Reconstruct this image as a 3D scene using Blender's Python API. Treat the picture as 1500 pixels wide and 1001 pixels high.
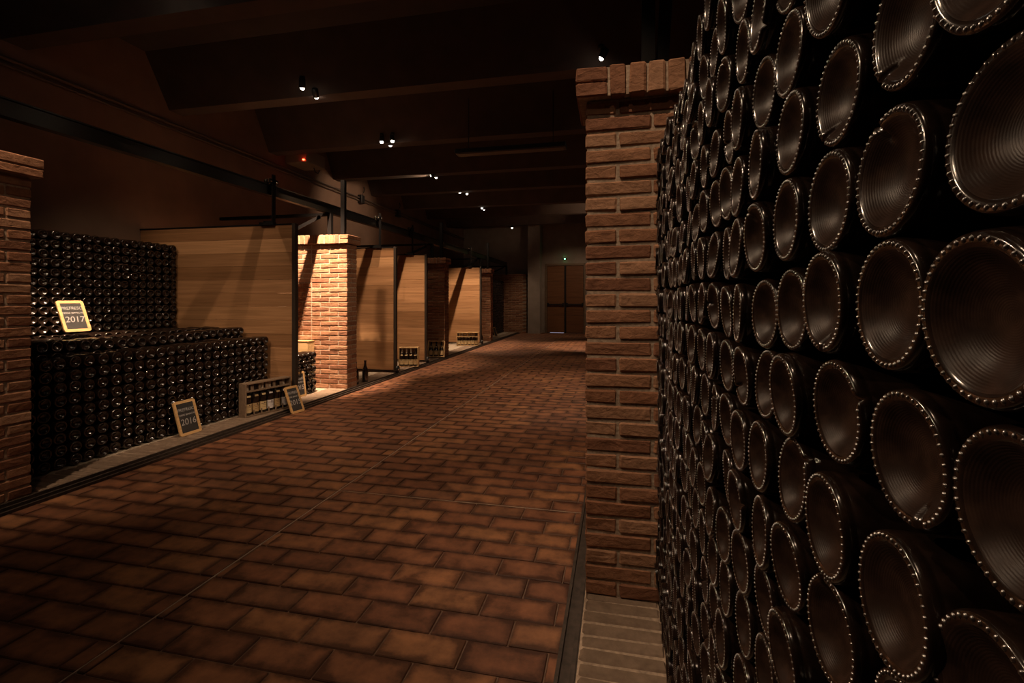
import bpy, math, random
import numpy as np
from mathutils import Vector, Matrix, Euler

random.seed(7)
rng = np.random.default_rng(7)
for o in list(bpy.data.objects):
    bpy.data.objects.remove(o)
S = bpy.context.scene
C = S.collection
R = math.radians

# ------------------------------------------------------------------ camera, world, exposure
YAW = math.atan(154 / 708.3)
CAM_H = 1.2
cd = bpy.data.cameras.new('camera')
cd.sensor_width = 36
cd.lens = 17.0
cd.shift_y = -62.5 / 1500
cd.clip_start = 0.01
cam = bpy.data.objects.new('camera', cd)
cam.location = (0, 0, CAM_H)
cam.rotation_euler = (R(90), 0, YAW)
C.objects.link(cam)
S.camera = cam
w = bpy.data.worlds.new('world')
w.use_nodes = True
w.node_tree.nodes['Background'].inputs[0].default_value = (0.02, 0.014, 0.01, 1)
w.node_tree.nodes['Background'].inputs[1].default_value = 0.3
S.world = w
S.view_settings.view_transform = 'Standard'
S.view_settings.look = 'None'
S.view_settings.gamma = 1
S.view_settings.use_curve_mapping = False
S.view_settings.exposure = 0.0

LAMP = (1.0, 0.695, 0.45)      # warm halogen colour
LP = 1.0                      # common scale of all spot powers

# ------------------------------------------------------------------ materials
def nt(name):
    m = bpy.data.materials.new(name)
    m.use_nodes = True
    n = m.node_tree.nodes
    l = m.node_tree.links
    b = n['Principled BSDF']
    return m, n, l, b

def nd(n, t, **k):
    x = n.new(t)
    for a, v in k.items():
        if a.startswith('i_'):
            x.inputs[int(a[2:]) if a[2:].isdigit() else a[2:]].default_value = v
        else:
            setattr(x, a, v)
    return x

def ramp(n, stops):
    r = n.new('ShaderNodeValToRGB')
    e = r.color_ramp.elements
    while len(e) < len(stops):
        e.new(0.5)
    for x, (p, c) in zip(e, stops):
        x.position = p
        x.color = (*c, 1)
    return r

def simple(name, col, rough=0.6, metal=0.0, spec=0.5, noise=0.0, scale=20, bump=0.0):
    m, n, l, b = nt(name)
    b.inputs['Base Color'].default_value = (*col, 1)
    b.inputs['Roughness'].default_value = rough
    b.inputs['Metallic'].default_value = metal
    b.inputs['Specular IOR Level'].default_value = spec
    if noise or bump:
        g = nd(n, 'ShaderNodeNewGeometry')
        t = nd(n, 'ShaderNodeTexNoise')
        t.inputs['Scale'].default_value = scale
        t.inputs['Detail'].default_value = 6
        l.new(g.outputs['Position'], t.inputs['Vector'])
        if noise:
            lo = tuple(c * (1 - noise) for c in col)
            hi = tuple(min(1, c * (1 + noise)) for c in col)
            r = ramp(n, [(0.3, lo), (0.7, hi)])
            l.new(t.outputs['Fac'], r.inputs[0])
            l.new(r.outputs[0], b.inputs['Base Color'])
        if bump:
            bp = nd(n, 'ShaderNodeBump')
            bp.inputs['Strength'].default_value = bump
            bp.inputs['Distance'].default_value = 0.01
            l.new(t.outputs['Fac'], bp.inputs['Height'])
            l.new(bp.outputs[0], b.inputs['Normal'])
    return m

def piece_random(n, l):
    """one random number for each piece, whether it is an object or an island of a joined mesh"""
    oi = nd(n, 'ShaderNodeObjectInfo')
    g = nd(n, 'ShaderNodeNewGeometry')
    a = nd(n, 'ShaderNodeMath', operation='ADD')
    l.new(oi.outputs['Random'], a.inputs[0])
    l.new(g.outputs['Random Per Island'], a.inputs[1])
    f = nd(n, 'ShaderNodeMath', operation='FRACT')
    l.new(a.outputs[0], f.inputs[0])
    return f.outputs[0], g.outputs['Position']

def brick_material(name, cols, rough=0.85, bump=0.6, scale=22):
    m, n, l, b = nt(name)
    rnd, pos = piece_random(n, l)
    k = len(cols)
    r = ramp(n, [((i + 0.5) / k, c) for i, c in enumerate(cols)])
    l.new(rnd, r.inputs[0])
    t = nd(n, 'ShaderNodeTexNoise')
    t.inputs['Scale'].default_value = scale
    t.inputs['Detail'].default_value = 8
    t.inputs['Roughness'].default_value = 0.65
    l.new(pos, t.inputs['Vector'])
    mp = nd(n, 'ShaderNodeMapping')
    mp.inputs['Scale'].default_value = (16, 16, 34)
    l.new(pos, mp.inputs['Vector'])
    t2 = nd(n, 'ShaderNodeTexNoise')
    t2.inputs['Scale'].default_value = 1.0
    t2.inputs['Detail'].default_value = 6
    t2.inputs['Distortion'].default_value = 0.8
    l.new(mp.outputs[0], t2.inputs['Vector'])
    v = ramp(n, [(0.25, (0.55, 0.5, 0.48)), (0.75, (1.25, 1.22, 1.18))])
    l.new(t.outputs['Fac'], v.inputs[0])
    mx = nd(n, 'ShaderNodeMix', data_type='RGBA', blend_type='MULTIPLY')
    mx.inputs[0].default_value = 0.8
    l.new(r.outputs[0], mx.inputs[6])
    l.new(v.outputs[0], mx.inputs[7])
    l.new(mx.outputs[2], b.inputs['Base Color'])
    b.inputs['Roughness'].default_value = rough
    b.inputs['Specular IOR Level'].default_value = 0.25
    ad = nd(n, 'ShaderNodeMath', operation='MULTIPLY_ADD')
    l.new(t2.outputs['Fac'], ad.inputs[0])
    ad.inputs[1].default_value = 0.9
    l.new(t.outputs['Fac'], ad.inputs[2])
    bp = nd(n, 'ShaderNodeBump')
    bp.inputs['Strength'].default_value = bump
    bp.inputs['Distance'].default_value = 0.012
    l.new(ad.outputs[0], bp.inputs['Height'])
    l.new(bp.outputs[0], b.inputs['Normal'])
    return m

M = {}
M['brick'] = brick_material('brick_clay', [(0.29, 0.135, 0.075), (0.39, 0.205, 0.12), (0.33, 0.16, 0.09), (0.43, 0.25, 0.155), (0.35, 0.175, 0.10), (0.25, 0.115, 0.068)])
M['ledge'] = brick_material('ledge_brick', [(0.22, 0.16, 0.118), (0.27, 0.20, 0.148), (0.245, 0.18, 0.132)], bump=0.4)
M['mortar'] = simple('mortar', (0.40, 0.30, 0.22), 0.95, noise=0.3, scale=60, bump=0.4)
M['grout'] = simple('floor_grout', (0.16, 0.10, 0.07), 0.9, noise=0.3, scale=40)
M['joint'] = simple('joint_strip', (0.42, 0.33, 0.26), 0.6)

def tile_material():
    m, n, l, b = nt('terracotta_tile')
    rnd, pos = piece_random(n, l)
    r = ramp(n, [(0.0, (0.158, 0.066, 0.037)), (0.3, (0.190, 0.080, 0.043)), (0.6, (0.222, 0.097, 0.050)), (0.85, (0.262, 0.121, 0.058)), (1.0, (0.146, 0.066, 0.040))])
    l.new(rnd, r.inputs[0])
    t = nd(n, 'ShaderNodeTexNoise')
    t.inputs['Scale'].default_value = 9
    t.inputs['Detail'].default_value = 8
    t.inputs['Roughness'].default_value = 0.62
    l.new(pos, t.inputs['Vector'])
    # worn edges: how near the rim of the tile (uv) decides how dirty it is, broken up by noise
    uv = nd(n, 'ShaderNodeUVMap')
    sx = nd(n, 'ShaderNodeSeparateXYZ')
    l.new(uv.outputs[0], sx.inputs[0])
    def edge(o, half):
        s = nd(n, 'ShaderNodeMath', operation='SUBTRACT')
        l.new(o, s.inputs[0]); s.inputs[1].default_value = 0.5
        a = nd(n, 'ShaderNodeMath', operation='ABSOLUTE'); l.new(s.outputs[0], a.inputs[0])
        q = nd(n, 'ShaderNodeMath', operation='SUBTRACT'); q.inputs[0].default_value = 0.5; l.new(a.outputs[0], q.inputs[1])
        k = nd(n, 'ShaderNodeMath', operation='MULTIPLY'); l.new(q.outputs[0], k.inputs[0]); k.inputs[1].default_value = half
        return k.outputs[0]
    mn = nd(n, 'ShaderNodeMath', operation='MINIMUM')
    l.new(edge(sx.outputs[0], 0.285), mn.inputs[0])
    l.new(edge(sx.outputs[1], 0.134), mn.inputs[1])
    mr = nd(n, 'ShaderNodeMapRange')
    mr.inputs[1].default_value = 0.0; mr.inputs[2].default_value = 0.035
    mr.inputs[3].default_value = -0.19; mr.inputs[4].default_value = 0.05
    l.new(mn.outputs[0], mr.inputs[0])
    ad = nd(n, 'ShaderNodeMath', operation='ADD')
    l.new(t.outputs['Fac'], ad.inputs[0]); l.new(mr.outputs[0], ad.inputs[1])
    v = ramp(n, [(0.33, (0.36, 0.32, 0.31)), (0.48, (0.88, 0.86, 0.84)), (0.70, (1.5, 1.45, 1.32))])
    l.new(ad.outputs[0], v.inputs[0])
    mx = nd(n, 'ShaderNodeMix', data_type='RGBA', blend_type='MULTIPLY')
    mx.inputs[0].default_value = 1.0
    l.new(r.outputs[0], mx.inputs[6]); l.new(v.outputs[0], mx.inputs[7])
    l.new(mx.outputs[2], b.inputs['Base Color'])
    t3 = nd(n, 'ShaderNodeTexNoise')
    t3.inputs['Scale'].default_value = 90
    t3.inputs['Detail'].default_value = 3
    l.new(pos, t3.inputs['Vector'])
    rr = nd(n, 'ShaderNodeMapRange')
    rr.inputs[3].default_value = 0.42; rr.inputs[4].default_value = 0.7
    l.new(t.outputs['Fac'], rr.inputs[0])
    l.new(rr.outputs[0], b.inputs['Roughness'])
    b.inputs['Specular IOR Level'].default_value = 0.35
    bp = nd(n, 'ShaderNodeBump')
    bp.inputs['Strength'].default_value = 0.12
    bp.inputs['Distance'].default_value = 0.004
    l.new(t3.outputs['Fac'], bp.inputs['Height'])
    l.new(bp.outputs[0], b.inputs['Normal'])
    return m
M['tile'] = tile_material()

def wood_material(name, cols, axis=0, rough=0.5):
    m, n, l, b = nt(name)
    rnd, pos = piece_random(n, l)
    tc = nd(n, 'ShaderNodeTexCoord')
    ofs = nd(n, 'ShaderNodeCombineXYZ')
    k = nd(n, 'ShaderNodeMath', operation='MULTIPLY'); l.new(rnd, k.inputs[0]); k.inputs[1].default_value = 37.0
    l.new(k.outputs[0], ofs.inputs[0]); l.new(k.outputs[0], ofs.inputs[2])
    ad = nd(n, 'ShaderNodeVectorMath', operation='ADD')
    l.new(tc.outputs['Object'], ad.inputs[0]); l.new(ofs.outputs[0], ad.inputs[1])
    mp = nd(n, 'ShaderNodeMapping')
    sc = [38, 38, 38]; sc[axis] = 1.6
    mp.inputs['Scale'].default_value = sc
    l.new(ad.outputs[0], mp.inputs['Vector'])
    t = nd(n, 'ShaderNodeTexNoise')
    t.inputs['Scale'].default_value = 1.0; t.inputs['Detail'].default_value = 7; t.inputs['Distortion'].default_value = 0.6
    l.new(mp.outputs[0], t.inputs['Vector'])
    kk = len(cols)
    r = ramp(n, [((i + 0.5) / kk, c) for i, c in enumerate(cols)])
    l.new(rnd, r.inputs[0])
    v = ramp(n, [(0.3, (0.72, 0.68, 0.62)), (0.7, (1.15, 1.12, 1.08))])
    l.new(t.outputs['Fac'], v.inputs[0])
    mx = nd(n, 'ShaderNodeMix', data_type='RGBA', blend_type='MULTIPLY')
    mx.inputs[0].default_value = 0.85
    l.new(r.outputs[0], mx.inputs[6]); l.new(v.outputs[0], mx.inputs[7])
    l.new(mx.outputs[2], b.inputs['Base Color'])
    b.inputs['Roughness'].default_value = rough
    b.inputs['Specular IOR Level'].default_value = 0.3
    return m
M['oak'] = wood_material('oak_plank', [(0.46, 0.25, 0.125), (0.29, 0.15, 0.07), (0.52, 0.295, 0.15), (0.35, 0.185, 0.088), (0.44, 0.24, 0.12)])
M['door_wood'] = wood_material('door_wood', [(0.22, 0.10, 0.05), (0.25, 0.118, 0.058)])
M['crate_dark'] = wood_material('weathered_crate_wood', [(0.21, 0.15, 0.105), (0.26, 0.185, 0.13)])
M['crate_pale'] = wood_material('pale_crate_wood', [(0.52, 0.34, 0.16), (0.58, 0.39, 0.20)])
M['slate_frame'] = wood_material('slate_frame_wood', [(0.60, 0.37, 0.16), (0.62, 0.40, 0.19)])
M['slate'] = simple('slate', (0.028, 0.025, 0.024), 0.7, noise=0.3, scale=30)
M['chalk'] = simple('chalk', (0.36, 0.34, 0.34), 0.95)
M['steel'] = simple('blackened_steel', (0.006, 0.005, 0.005), 0.55, spec=0.15)
M['edge'] = simple('panel_edge_steel', (0.07, 0.055, 0.045), 0.42, metal=0.5)
M['rail'] = simple('rail_steel', (0.16, 0.135, 0.11), 0.24, metal=1.0)
M['track'] = simple('floor_track_steel', (0.06, 0.043, 0.034), 0.5, metal=0.2, noise=0.4, scale=30)
M['plaster'] = simple('plaster', (0.20, 0.12, 0.083), 0.9, noise=0.12, scale=3, bump=0.1)
M['plaster_grey'] = simple('grey_plaster', (0.34, 0.28, 0.235), 0.9, noise=0.1, scale=4)
M['bay_floor'] = simple('bay_floor_concrete', (0.38, 0.31, 0.235), 0.85, noise=0.18, scale=14)
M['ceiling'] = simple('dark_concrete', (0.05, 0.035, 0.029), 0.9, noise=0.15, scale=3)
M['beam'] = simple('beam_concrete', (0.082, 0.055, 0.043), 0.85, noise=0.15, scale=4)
M['black'] = simple('black_plastic', (0.015, 0.014, 0.014), 0.45)
M['conduit'] = simple('conduit', (0.10, 0.07, 0.055), 0.5)
M['unit'] = simple('beige_housing', (0.26, 0.2, 0.155), 0.6)
M['chrome'] = simple('bright_steel', (0.7, 0.66, 0.6), 0.18, metal=1.0)
M['foil_dark'] = simple('dark_foil', (0.03, 0.02, 0.017), 0.35, metal=0.4)
M['foil_pale'] = simple('pale_foil', (0.55, 0.46, 0.36), 0.35, metal=0.4)
M['label_cream'] = simple('cream_label', (0.62, 0.46, 0.24), 0.7)
M['label_tan'] = simple('tan_label', (0.42, 0.28, 0.13), 0.7)
M['label_white'] = simple('white_label', (0.62, 0.58, 0.58), 0.7)
M['ink'] = simple('label_ink', (0.06, 0.02, 0.015), 0.7)

def glass_material(name, col, rough, rings=True):
    m, n, l, b = nt(name)
    b.inputs['Base Color'].default_value = (*col, 1)
    b.inputs['Roughness'].default_value = rough
    b.inputs['IOR'].default_value = 1.52
    b.inputs['Specular IOR Level'].default_value = 1.0
    tc = nd(n, 'ShaderNodeTexCoord')
    t = nd(n, 'ShaderNodeTexNoise')
    t.inputs['Scale'].default_value = 70
    t.inputs['Detail'].default_value = 4
    l.new(tc.outputs['Object'], t.inputs['Vector'])
    # a film of cellar dust, uneven over the glass
    r = ramp(n, [(0.42, col), (0.75, tuple(c * 2.2 for c in col))])
    l.new(t.outputs['Fac'], r.inputs[0])
    l.new(r.outputs[0], b.inputs['Base Color'])
    bp = nd(n, 'ShaderNodeBump')
    bp.inputs['Distance'].default_value = 0.0006
    bp.inputs['Strength'].default_value = 0.10 if rings else 0.4
    if rings:
        wv = nd(n, 'ShaderNodeTexWave', wave_type='RINGS', rings_direction='X')
        wv.inputs['Scale'].default_value = 260
        wv.inputs['Distortion'].default_value = 1.5
        wv.inputs['Detail'].default_value = 2
        wv.inputs['Detail Scale'].default_value = 4
        l.new(tc.outputs['Object'], wv.inputs['Vector'])
        l.new(wv.outputs['Fac'], bp.inputs['Height'])
    else:
        l.new(t.outputs['Fac'], bp.inputs['Height'])
    l.new(bp.outputs[0], b.inputs['Normal'])
    return m
M['glass'] = glass_material('dark_bottle_glass', (0.0075, 0.0042, 0.003), 0.17, False)
M['glass'].node_tree.nodes['Principled BSDF'].inputs['Specular IOR Level'].default_value = 0.4
M['bead'] = glass_material('moulded_glass_beads', (0.012, 0.0075, 0.0055), 0.30, False)
M['bead'].node_tree.nodes['Principled BSDF'].inputs['IOR'].default_value = 1.9
M['punt'] = glass_material('dusty_stippled_punt', (0.0135, 0.0075, 0.0055), 0.36)
M['punt'].node_tree.nodes['Principled BSDF'].inputs['Specular IOR Level'].default_value = 0.06
M['glass_plain'] = glass_material('dark_bottle_glass_plain', (0.010, 0.0056, 0.004), 0.16, False)

def emissive(name, col, s):
    m, n, l, b = nt(name)
    b.inputs['Base Color'].default_value = (0, 0, 0, 1)
    b.inputs['Emission Color'].default_value = (*col, 1)
    b.inputs['Emission Strength'].default_value = s
    return m
M['lens'] = emissive('lamp_lens', (1.0, 0.9, 0.75), 14)
M['lens_dim'] = emissive('lamp_lens_dim', (1.0, 0.9, 0.8), 6)
M['red_led'] = emissive('red_led', (1.0, 0.06, 0.02), 20)
M['green_led'] = emissive('green_led', (0.15, 1.0, 0.35), 14)
M['daylight_gap'] = emissive('daylight_gap', (0.75, 0.75, 1.0), 0.5)

# ------------------------------------------------------------------ mesh helpers
def mesh(name, v, f, mat=None, smooth=False, uvs=None):
    me = bpy.data.meshes.new(name)
    me.from_pydata([tuple(map(float, p)) for p in v], [], [tuple(map(int, q)) for q in f])
    if uvs is not None:
        ul = me.uv_layers.new(name='UVMap')
        flat = np.array(uvs, dtype=np.float32)
        idx = np.empty(len(me.loops), dtype=np.int32)
        me.loops.foreach_get('vertex_index', idx)
        ul.data.foreach_set('uv', flat[idx].ravel())
    if smooth:
        me.polygons.foreach_set('use_smooth', [True] * len(me.polygons))
    if mat is not None:
        me.materials.append(mat)
    me.update()
    return me

def ob(name, me, parent=None, loc=(0, 0, 0), rot=(0, 0, 0), scale=None):
    o = bpy.data.objects.new(name, me)
    C.objects.link(o)
    o.location = loc
    o.rotation_euler = rot
    if scale:
        o.scale = scale
    if parent is not None:
        o.parent = parent
    return o

def tag(o, label=None, cat=None, group=None, kind=None):
    if label: o['label'] = label
    if cat: o['category'] = cat
    if group: o['group'] = group
    if kind: o['kind'] = kind
    return o

def empty(name, loc=(0, 0, 0), rot=(0, 0, 0), **k):
    o = bpy.data.objects.new(name, None)
    o.empty_display_size = 0.05
    C.objects.link(o)
    o.location = loc
    o.rotation_euler = rot
    return tag(o, **k)

class MB:
    """collects boxes, bars and lathes into one mesh"""
    def __init__(s):
        s.v = []; s.f = []
    def add(s, v, f):
        b = len(s.v)
        s.v += [tuple(p) for p in v]
        s.f += [tuple(i + b for i in q) for q in f]
        return s
    def box(s, x0, x1, y0, y1, z0, z1, bev=0.0):
        if bev <= 0:
            v = [(x, y, z) for x in (x0, x1) for y in (y0, y1) for z in (z0, z1)]
            f = [(0, 1, 3, 2), (4, 6, 7, 5), (0, 4, 5, 1), (2, 3, 7, 6), (0, 2, 6, 4), (1, 5, 7, 3)]
            return s.add(v, f)
        v, f = bevel_box((x1 - x0) / 2, (y1 - y0) / 2, (z1 - z0) / 2, bev)
        c = ((x0 + x1) / 2, (y0 + y1) / 2, (z0 + z1) / 2)
        return s.add([(p[0] + c[0], p[1] + c[1], p[2] + c[2]) for p in v], f)
    def bar(s, a, b, w, h=None, up=(0, 0, 1)):
        a = Vector(a); b = Vector(b); d = (b - a).normalized()
        u = Vector(up)
        if abs(d.dot(u)) > 0.98: u = Vector((0, 1, 0))
        sd = d.cross(u).normalized(); u2 = sd.cross(d)
        h = h or w
        v = []
        for p in (a, b):
            for i, j in ((-1, -1), (1, -1), (1, 1), (-1, 1)):
                v.append(p + sd * (i * w / 2) + u2 * (j * h / 2))
        return s.add(v, [(0, 3, 2, 1), (4, 5, 6, 7), (0, 1, 5, 4), (1, 2, 6, 5), (2, 3, 7, 6), (3, 0, 4, 7)])
    def tube(s, pts, r, n=10):
        pts = [Vector(p) for p in pts]
        v = []; f = []
        for k, p in enumerate(pts):
            d = (pts[min(k + 1, len(pts) - 1)] - pts[max(k - 1, 0)]).normalized()
            u = Vector((0, 0, 1)) if abs(d.z) < 0.9 else Vector((0, 1, 0))
            a = d.cross(u).normalized(); b = d.cross(a)
            for i in range(n):
                t = 2 * math.pi * i / n
                v.append(p + a * (r * math.cos(t)) + b * (r * math.sin(t)))
        for k in range(len(pts) - 1):
            for i in range(n):
                j = (i + 1) % n
                f.append((k * n + i, k * n + j, (k + 1) * n + j, (k + 1) * n + i))
        f.append(tuple(range(n))); f.append(tuple((len(pts) - 1) * n + i for i in reversed(range(n))))
        return s.add(v, f)
    def lathe(s, prof, n, axis='x', origin=(0, 0, 0)):
        v, f = lathe(prof, n)
        if axis == 'z': v = [(p[2], p[1], p[0]) for p in v]; f = [tuple(reversed(q)) for q in f]
        if axis == 'y': v = [(p[1], p[0], p[2]) for p in v]; f = [tuple(reversed(q)) for q in f]
        return s.add([(p[0] + origin[0], p[1] + origin[1], p[2] + origin[2]) for p in v], f)
    def build(s, name, mat, parent=None, smooth=False, loc=(0, 0, 0), rot=(0, 0, 0)):
        return ob(name, mesh(name, s.v, s.f, mat, smooth), parent, loc, rot)

def bevel_box(a, b, c, e):
    """box of half sizes a, b, c with chamfered edges: 44 triangles"""
    v = []; ix = {}
    for sx in (-1, 1):
        for sy in (-1, 1):
            for sz in (-1, 1):
                for k in range(3):
                    p = [sx * a, sy * b, sz * c]
                    for q in range(3):
                        if q != k: p[q] -= (sx, sy, sz)[q] * e
                    ix[(sx, sy, sz, k)] = len(v); v.append(tuple(p))
    f = []
    P = (-1, 1)
    for k in range(3):
        o = [q for q in range(3) if q != k]
        for sg in P:
            q4 = []
            for (i, j) in ((-1, -1), (1, -1), (1, 1), (-1, 1)):
                sg3 = [0, 0, 0]; sg3[k] = sg; sg3[o[0]] = i; sg3[o[1]] = j
                q4.append(ix[(*sg3, k)])
            f.append(q4)
    for k in range(3):
        o = [q for q in range(3) if q != k]
        for i in P:
            for j in P:
                q4 = []
                for (t, face) in ((-1, o[0]), (1, o[0]), (1, o[1]), (-1, o[1])):
                    sg3 = [0, 0, 0]; sg3[k] = t; sg3[o[0]] = i; sg3[o[1]] = j
                    q4.append(ix[(*sg3, face)])
                f.append(q4)
    for sx in P:
        for sy in P:
            for sz in P:
                f.append([ix[(sx, sy, sz, 0)], ix[(sx, sy, sz, 1)], ix[(sx, sy, sz, 2)]])
    out = []
    for q in f:                                   # outward winding
        p0, p1, p2 = (Vector(v[i]) for i in q[:3])
        nn = (p1 - p0).cross(p2 - p0)
        cen = sum((Vector(v[i]) for i in q), Vector()) / len(q)
        out.append(tuple(q) if nn.dot(cen) > 0 else tuple(reversed(q)))
    return v, out

def lathe(prof, n):
    """profile of (axial x, radius); x is the axis"""
    v = []; f = []; ring = []
    for (x, r) in prof:
        if r < 1e-6:
            ring.append([len(v)]); v.append((x, 0, 0))
        else:
            ring.append(list(range(len(v), len(v) + n)))
            for i in range(n):
                t = 2 * math.pi * i / n
                v.append((x, r * math.cos(t), r * math.sin(t)))
    for a, b in zip(ring, ring[1:]):
        for i in range(n):
            j = (i + 1) % n
            if len(a) == 1 and len(b) == 1: continue
            if len(a) == 1: f.append((a[0], b[i], b[j]))
            elif len(b) == 1: f.append((a[i], b[0], a[j]))
            else: f.append((a[i], b[i], b[j], a[j]))
    f = [tuple(reversed(q)) for q in f]
    return v, f

def scatter_mesh(name, v, f, mats4, mat, smooth=False, uv=None):
    """many placed copies of one small mesh joined into a single mesh"""
    V = np.array(v, dtype=np.float64); nV = len(V)
    n = len(mats4)
    A = np.array([np.array(m) for m in mats4])
    VV = np.einsum('nij,vj->nvi', A[:, :3, :3], V) + A[:, None, :3, 3]
    VV = VV.reshape(-1, 3)
    lens = np.array([len(q) for q in f], dtype=np.int32)
    flat = np.array([i for q in f for i in q], dtype=np.int32)
    FF = (flat[None, :] + (np.arange(n, dtype=np.int32) * nV)[:, None]).ravel()
    LL = np.tile(lens, n)
    me = bpy.data.meshes.new(name)
    me.vertices.add(len(VV)); me.vertices.foreach_set('co', VV.ravel().astype(np.float32))
    me.loops.add(len(FF)); me.loops.foreach_set('vertex_index', FF)
    me.polygons.add(len(LL))
    st = np.concatenate([[0], np.cumsum(LL)[:-1]]).astype(np.int32)
    me.polygons.foreach_set('loop_start', st)
    if smooth: me.polygons.foreach_set('use_smooth', np.ones(len(LL), dtype=bool))
    if uv is not None:
        ul = me.uv_layers.new(name='UVMap')
        U = np.array(uv, dtype=np.float32)[flat]
        ul.data.foreach_set('uv', np.tile(U, (n, 1)).ravel())
    me.materials.append(mat)
    me.update(calc_edges=True)
    me.validate()
    return me

def pix(p):
    """photograph pixel of a world point (used only to tell what the photograph shows)"""
    c, s = math.cos(YAW), math.sin(YAW)
    lat = p[0] * c + p[1] * s; d = -p[0] * s + p[1] * c
    if d < 0.02: return None
    return 750 + 708.3 * lat / d, 438 - 708.3 * (p[2] - CAM_H) / d, d

# ------------------------------------------------------------------ the room
FX0, FX1 = -3.31, -0.19        # tiled corridor between the two floor tracks
END_Y = 16.95
WALL_X = -5.5
CEIL_Z = 4.15
def structure(name, mb, mat, label=None):
    o = mb.build(name, mat)
    o['kind'] = 'structure'
    if label: o['label'] = label
    return o

floor = structure('floor', MB().box(WALL_X - .1, 1.2, -3, END_Y, -0.1, -0.004), M['grout'], 'brick-red terracotta tiled floor of the cellar corridor')
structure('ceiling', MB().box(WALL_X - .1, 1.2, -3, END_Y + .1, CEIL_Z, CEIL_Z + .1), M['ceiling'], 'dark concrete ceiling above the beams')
structure('wall_left', MB().box(WALL_X - .12, WALL_X, -3, END_Y, 0, CEIL_Z), M['plaster'], 'plain plaster back wall of the left bays')
structure('wall_right', MB().box(1.1, 1.2, -3, END_Y, 0, CEIL_Z), M['plaster'], 'plain plaster wall behind the right bottle stack')
structure('wall_back', MB().box(WALL_X, 1.1, -3.1, -3, 0, CEIL_Z), M['plaster'], 'plaster wall behind the camera')
DX0, DX1, DZ = -2.49, -1.07, 2.44
mb = MB().box(WALL_X, DX0, END_Y, END_Y + .15, 0, CEIL_Z).box(DX1, 1.1, END_Y, END_Y + .15, 0, CEIL_Z).box(DX0, DX1, END_Y, END_Y + .15, DZ, CEIL_Z)
structure('wall_end', mb, M['plaster_grey'], 'dim plaster wall at the far end around the double doors')

BEAM_Y = [-1.9, -0.15, 1.6, 3.32, 5.02, 6.80, 8.62, 10.12, 11.86, 13.45, 15.1]
for y in BEAM_Y:
    hb, ht, z0, z1 = 0.10, 0.42, 3.57, CEIL_Z
    prof = [(-hb, z0), (hb, z0), (hb + .03, z0 + .06), (ht, z1), (-ht, z1), (-hb - .03, z0 + .06)]
    v = [(x, y + .1 + a, b) for x in (WALL_X, 1.1) for (a, b) in prof]
    k = len(prof)
    f = [tuple(range(k)), tuple(reversed(range(k, 2 * k)))] + [(i, i + k, (i + 1) % k + k, (i + 1) % k) for i in range(k)]
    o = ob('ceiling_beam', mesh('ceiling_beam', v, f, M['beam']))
    tag(o, kind='structure', label='dark tapered concrete beam crossing the ceiling')

# floor tiles in running bond, cut at the centre joint
TP, RP, TG = 0.288, 0.1368, 0.005
JX = -1.70
tile_meshes = {}
def tile_geo(wd, dp):
    v, f = bevel_box(wd / 2, dp / 2, 0.006, 0.003)
    uv = [(p[0] / wd + .5, p[1] / dp + .5) for p in v]
    return v, f, uv
pieces = []
y = 2.723 - RP * 24
r_i = 0
while y < END_Y - .05:
    for (a, b) in ((FX0, JX), (JX, FX1)):
        off = (r_i % 2) * TP / 2 + (0.05 if a == FX0 else 0.11)
        x = a - off
        while x < b - 0.02:
            x0, x1 = max(x, a), min(x + TP, b)
            if x1 - x0 > 0.03:
                pieces.append((round(x1 - x0 - TG, 4), (x0 + x1) / 2, y + RP / 2))
            x += TP
    y += RP; r_i += 1
inview = []
for q in pieces:
    p = pix((q[1], q[2], 0))
    if p and -40 < p[0] < 870 and p[1] < 1040: inview.append((p[2], q))
inview.sort(key=lambda t: t[0])
near = set(id(q) for _, q in inview[:300])
rest = {}
for q in pieces:
    wd = q[0]
    jz = random.uniform(-.0012, .0012)
    if id(q) in near:
        if wd not in tile_meshes:
            v, f, uv = tile_geo(wd, RP - TG)
            tile_meshes[wd] = mesh('tile', v, f, M['tile'], uvs=uv)
        ob('tile', tile_meshes[wd], floor, (q[1], q[2], jz - .004), (random.gauss(0, .002), random.gauss(0, .002), 0))
    else:
        rest.setdefault(wd, []).append(Matrix.Translation((q[1], q[2], jz - .004)))
# the far tiles, one joined part
allV, allF, allU = [], [], []
for wd, ms in rest.items():
    v, f, uv = tile_geo(wd, RP - TG)
    for m in ms:
        b0 = len(allV)
        t = m.translation
        allV += [(p[0] + t.x, p[1] + t.y, p[2] + t.z) for p in v]
        allF += [tuple(i + b0 for i in q) for q in f]
        allU += uv
o = ob('tile_field', mesh('tile_field', allV, allF, M['tile'], uvs=allU), floor)
o['kind'] = 'stuff'
MB().box(JX - .002, JX + .002, -.5, END_Y, -.004, .0028).build('joint_strip', M['joint'], floor)
MB().box(JX, FX1, 2.7205, 2.7245, -.004, .0028).build('joint_strip', M['joint'], floor)

# floor tracks: a pressed steel channel along each side
def track(name, x0, x1, y0, y1, label):
    mb = MB().box(x0, x1, y0, y1, -.004, .006)
    mb.box(x0, x0 + .012, y0, y1, .006, .032)
    mb.box(x0 + .045, x0 + .06, y0, y1, .006, .024)
    mb.box(x1 - .010, x1, y0, y1, .006, .018)
    structure(name, mb, M['track'], label)
track('trim_1', -3.42, -3.31, -1, 16.6, 'dark steel door track along the left edge of the tiles')
track('trim_2', -0.19, -0.125, -.6, 9, 'dark steel door track along the right edge of the tiles')

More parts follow.
